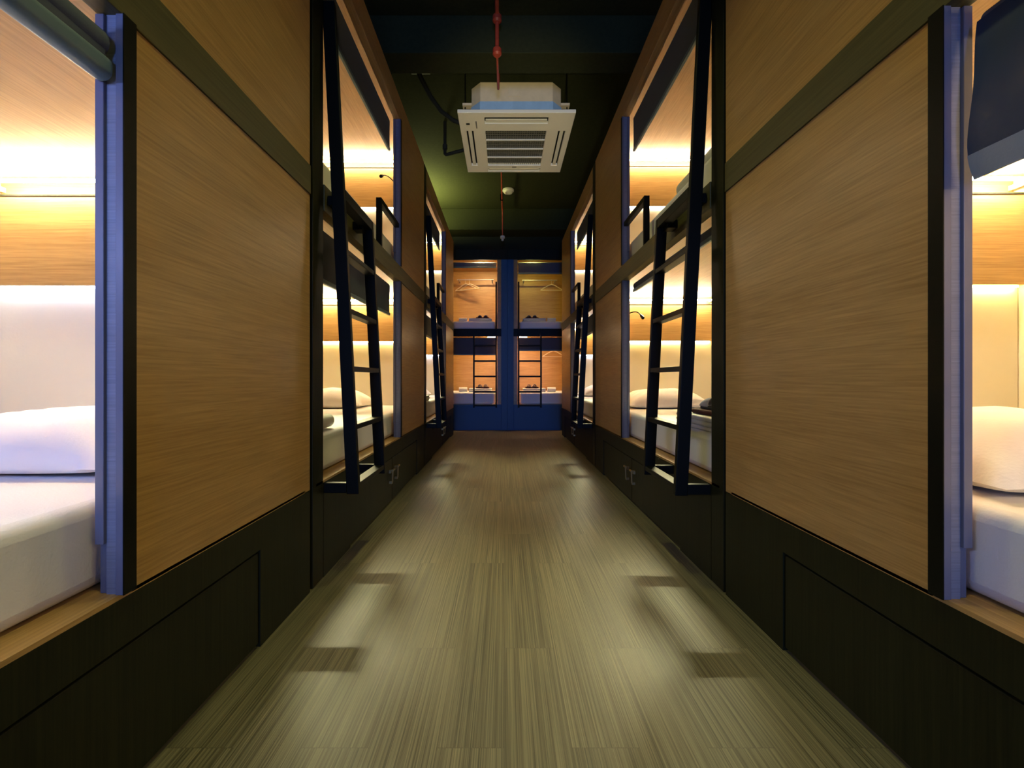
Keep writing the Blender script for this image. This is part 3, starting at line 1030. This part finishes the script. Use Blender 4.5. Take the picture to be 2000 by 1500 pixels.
# casing: an octagonal box above the plate
hb, ch, y0b, y1b = 0.372, 0.078, 0.055, 0.055 + 0.80
octo = [(-hb + ch, y0b), (hb - ch, y0b), (hb, y0b + ch), (hb, y1b - ch), (hb - ch, y1b), (-hb + ch, y1b), (-hb, y1b - ch), (-hb, y0b + ch)]
bm = bmesh.new()
prism(bm, octo, lambda a, b, z: AC(a, b, z), 0.125, 0.285)
cs = finish('casing', bm, M['casing'], ac, bevel=0.004)
finish('access_cover', boxes(AC, (-0.07, 0.03, y0b - 0.004, y0b, 0.165, 0.262)), M['casing'], cs, bevel=0.001)
bm = bmesh.new()
prism(bm, [(a * 1.01, (b - 0.455) * 1.01 + 0.455) for a, b in octo], lambda a, b, z: AC(a, b, z), 0.0345, 0.125)
i_ = finish('insulation_collar', bm, M['foam'], ac)
i_['label'] = 'pale blue lower collar'
for sx in (-1, 1):
    for u in (0.16, 0.72):
        b_ = finish('hanger_bracket', boxes(AC, (sx * 0.45 if sx < 0 else hb, -hb if sx < 0 else 0.45, u, u + 0.05, 0.165, 0.185)), M['casing'], ac)
        finish('hanger_rod', tubes(([AC(sx * 0.43, u + 0.025, 0.150), AC(sx * 0.43, u + 0.025, Z_CEIL - AZ)], 0.005), n=8), M['black_metal'], b_, smooth=40)

# ------------------------------------------------------------------ ceiling services
pr = thing('sprinkler_pipe', 'thin red sprinkler pipe running along the ceiling', 'pipe', (-0.05, 2.83, 3.33))
bm = bmesh.new()
tube(bm, [(-0.052, -1.5, 3.335), (-0.050, 2.80, 3.335), (-0.050, 2.83, 3.325), (-0.050, 2.83, 3.075)], 0.014, 12)
tube(bm, [(-0.050, 2.83, 3.085), (-0.047, 3.19, 3.085), (-0.046, 3.20, 3.095),
          (-0.046, 3.20, 3.33), (-0.045, 3.22, 3.345), (-0.030, 6.10, 3.345), (-0.028, 6.12, 3.33), (-0.026, 6.12, 2.955)], 0.0085, 12)
finish('pipe', bm, M['red'], pr, smooth=50)
for y, z in ((2.83, 3.315), (2.83, 3.085)):
    bm = bmesh.new()
    tube(bm, [(-0.050, y, z - 0.028), (-0.050, y, z - 0.016), (-0.050, y, z + 0.016), (-0.050, y, z + 0.028)], [0.020, 0.031, 0.031, 0.020], 16)
    finish('coupling', bm, M['red'], pr, smooth=40)
for y in (4.9, 5.75):
    finish('pipe_clamp', boxes(IDENT, (-0.058, -0.018, y, y + 0.02, 3.329, Z_CEIL)), M['black_metal'], pr)
bm = bmesh.new()
tube(bm, [(-0.026, 6.12, 2.955), (-0.026, 6.12, 2.925), (-0.026, 6.12, 2.915), (-0.026, 6.12, 2.890), (-0.026, 6.12, 2.882)], [0.034, 0.036, 0.018, 0.018, 0.006], 16)
hd = finish('sprinkler_head', bm, M['white_plastic'], pr, smooth=35)
hd['label'] = 'white sprinkler head'

bm = bmesh.new()
tube(bm, [(0.053, 5.63, Z_CEIL), (0.053, 5.63, Z_CEIL - 0.018), (0.053, 5.63, Z_CEIL - 0.022), (0.053, 5.63, Z_CEIL - 0.042), (0.053, 5.63, Z_CEIL - 0.052)], [0.078, 0.078, 0.066, 0.058, 0.036], 28)
o = finish('smoke_detector', bm, M['white_plastic'], None, smooth=35)
tag(origin_at(o, (0.053, 5.63, Z_CEIL)), 'round cream smoke detector on the ceiling behind the air conditioner', 'smoke detector')

# insulated pipes from the left side of the cassette
bm = bmesh.new()
pts = [(-0.284, 3.78, 3.16), (-0.36, 3.77, 3.165), (-0.46, 3.72, 3.17), (-0.56, 3.60, 3.18), (-0.62, 3.45, 3.20), (-0.67, 3.28, 3.24), (-0.70, 3.20, 3.30), (-0.71, 3.18, 3.42)]
sm = []
for a, b in zip(pts, pts[1:]):
    a, b = Vector(a), Vector(b)
    sm += [a, a.lerp(b, 0.5)]
sm.append(Vector(pts[-1]))
tube(bm, sm, 0.019, 12)
o = finish('insulated_pipe', bm, M['black_rubber'], None, smooth=60)
tag(origin_at(o, pts[0]), 'black insulated pipe curving left from the top of the air conditioner', 'pipe', 'insulated pipes at the air conditioner')
bm = bmesh.new()
tube(bm, [(-0.284, 4.02, 3.10), (-0.52, 4.10, 3.085), (-0.585, 4.13, 3.085), (-0.60, 4.14, 3.10), (-0.60, 4.14, 3.42)], 0.016, 12)
tube(bm, [(-0.60, 4.14, 3.14), (-0.60, 4.14, 3.19)], 0.024, 12)
o = finish('insulated_pipe', bm, M['black_rubber'], None, smooth=50)
tag(origin_at(o, (-0.284, 4.02, 3.10)), 'black drain pipe with an elbow behind the left of the air conditioner', 'pipe', 'insulated pipes at the air conditioner')
o = finish('junction_box', boxes(IDENT, (-0.78, -0.62, 3.34, 3.44, 3.38, Z_CEIL)), M['lattice'], None, bevel=0.004)
tag(origin_at(o, (-0.70, 3.39, Z_CEIL)), 'small grey box on the ceiling, upper left of the air conditioner', 'junction box')
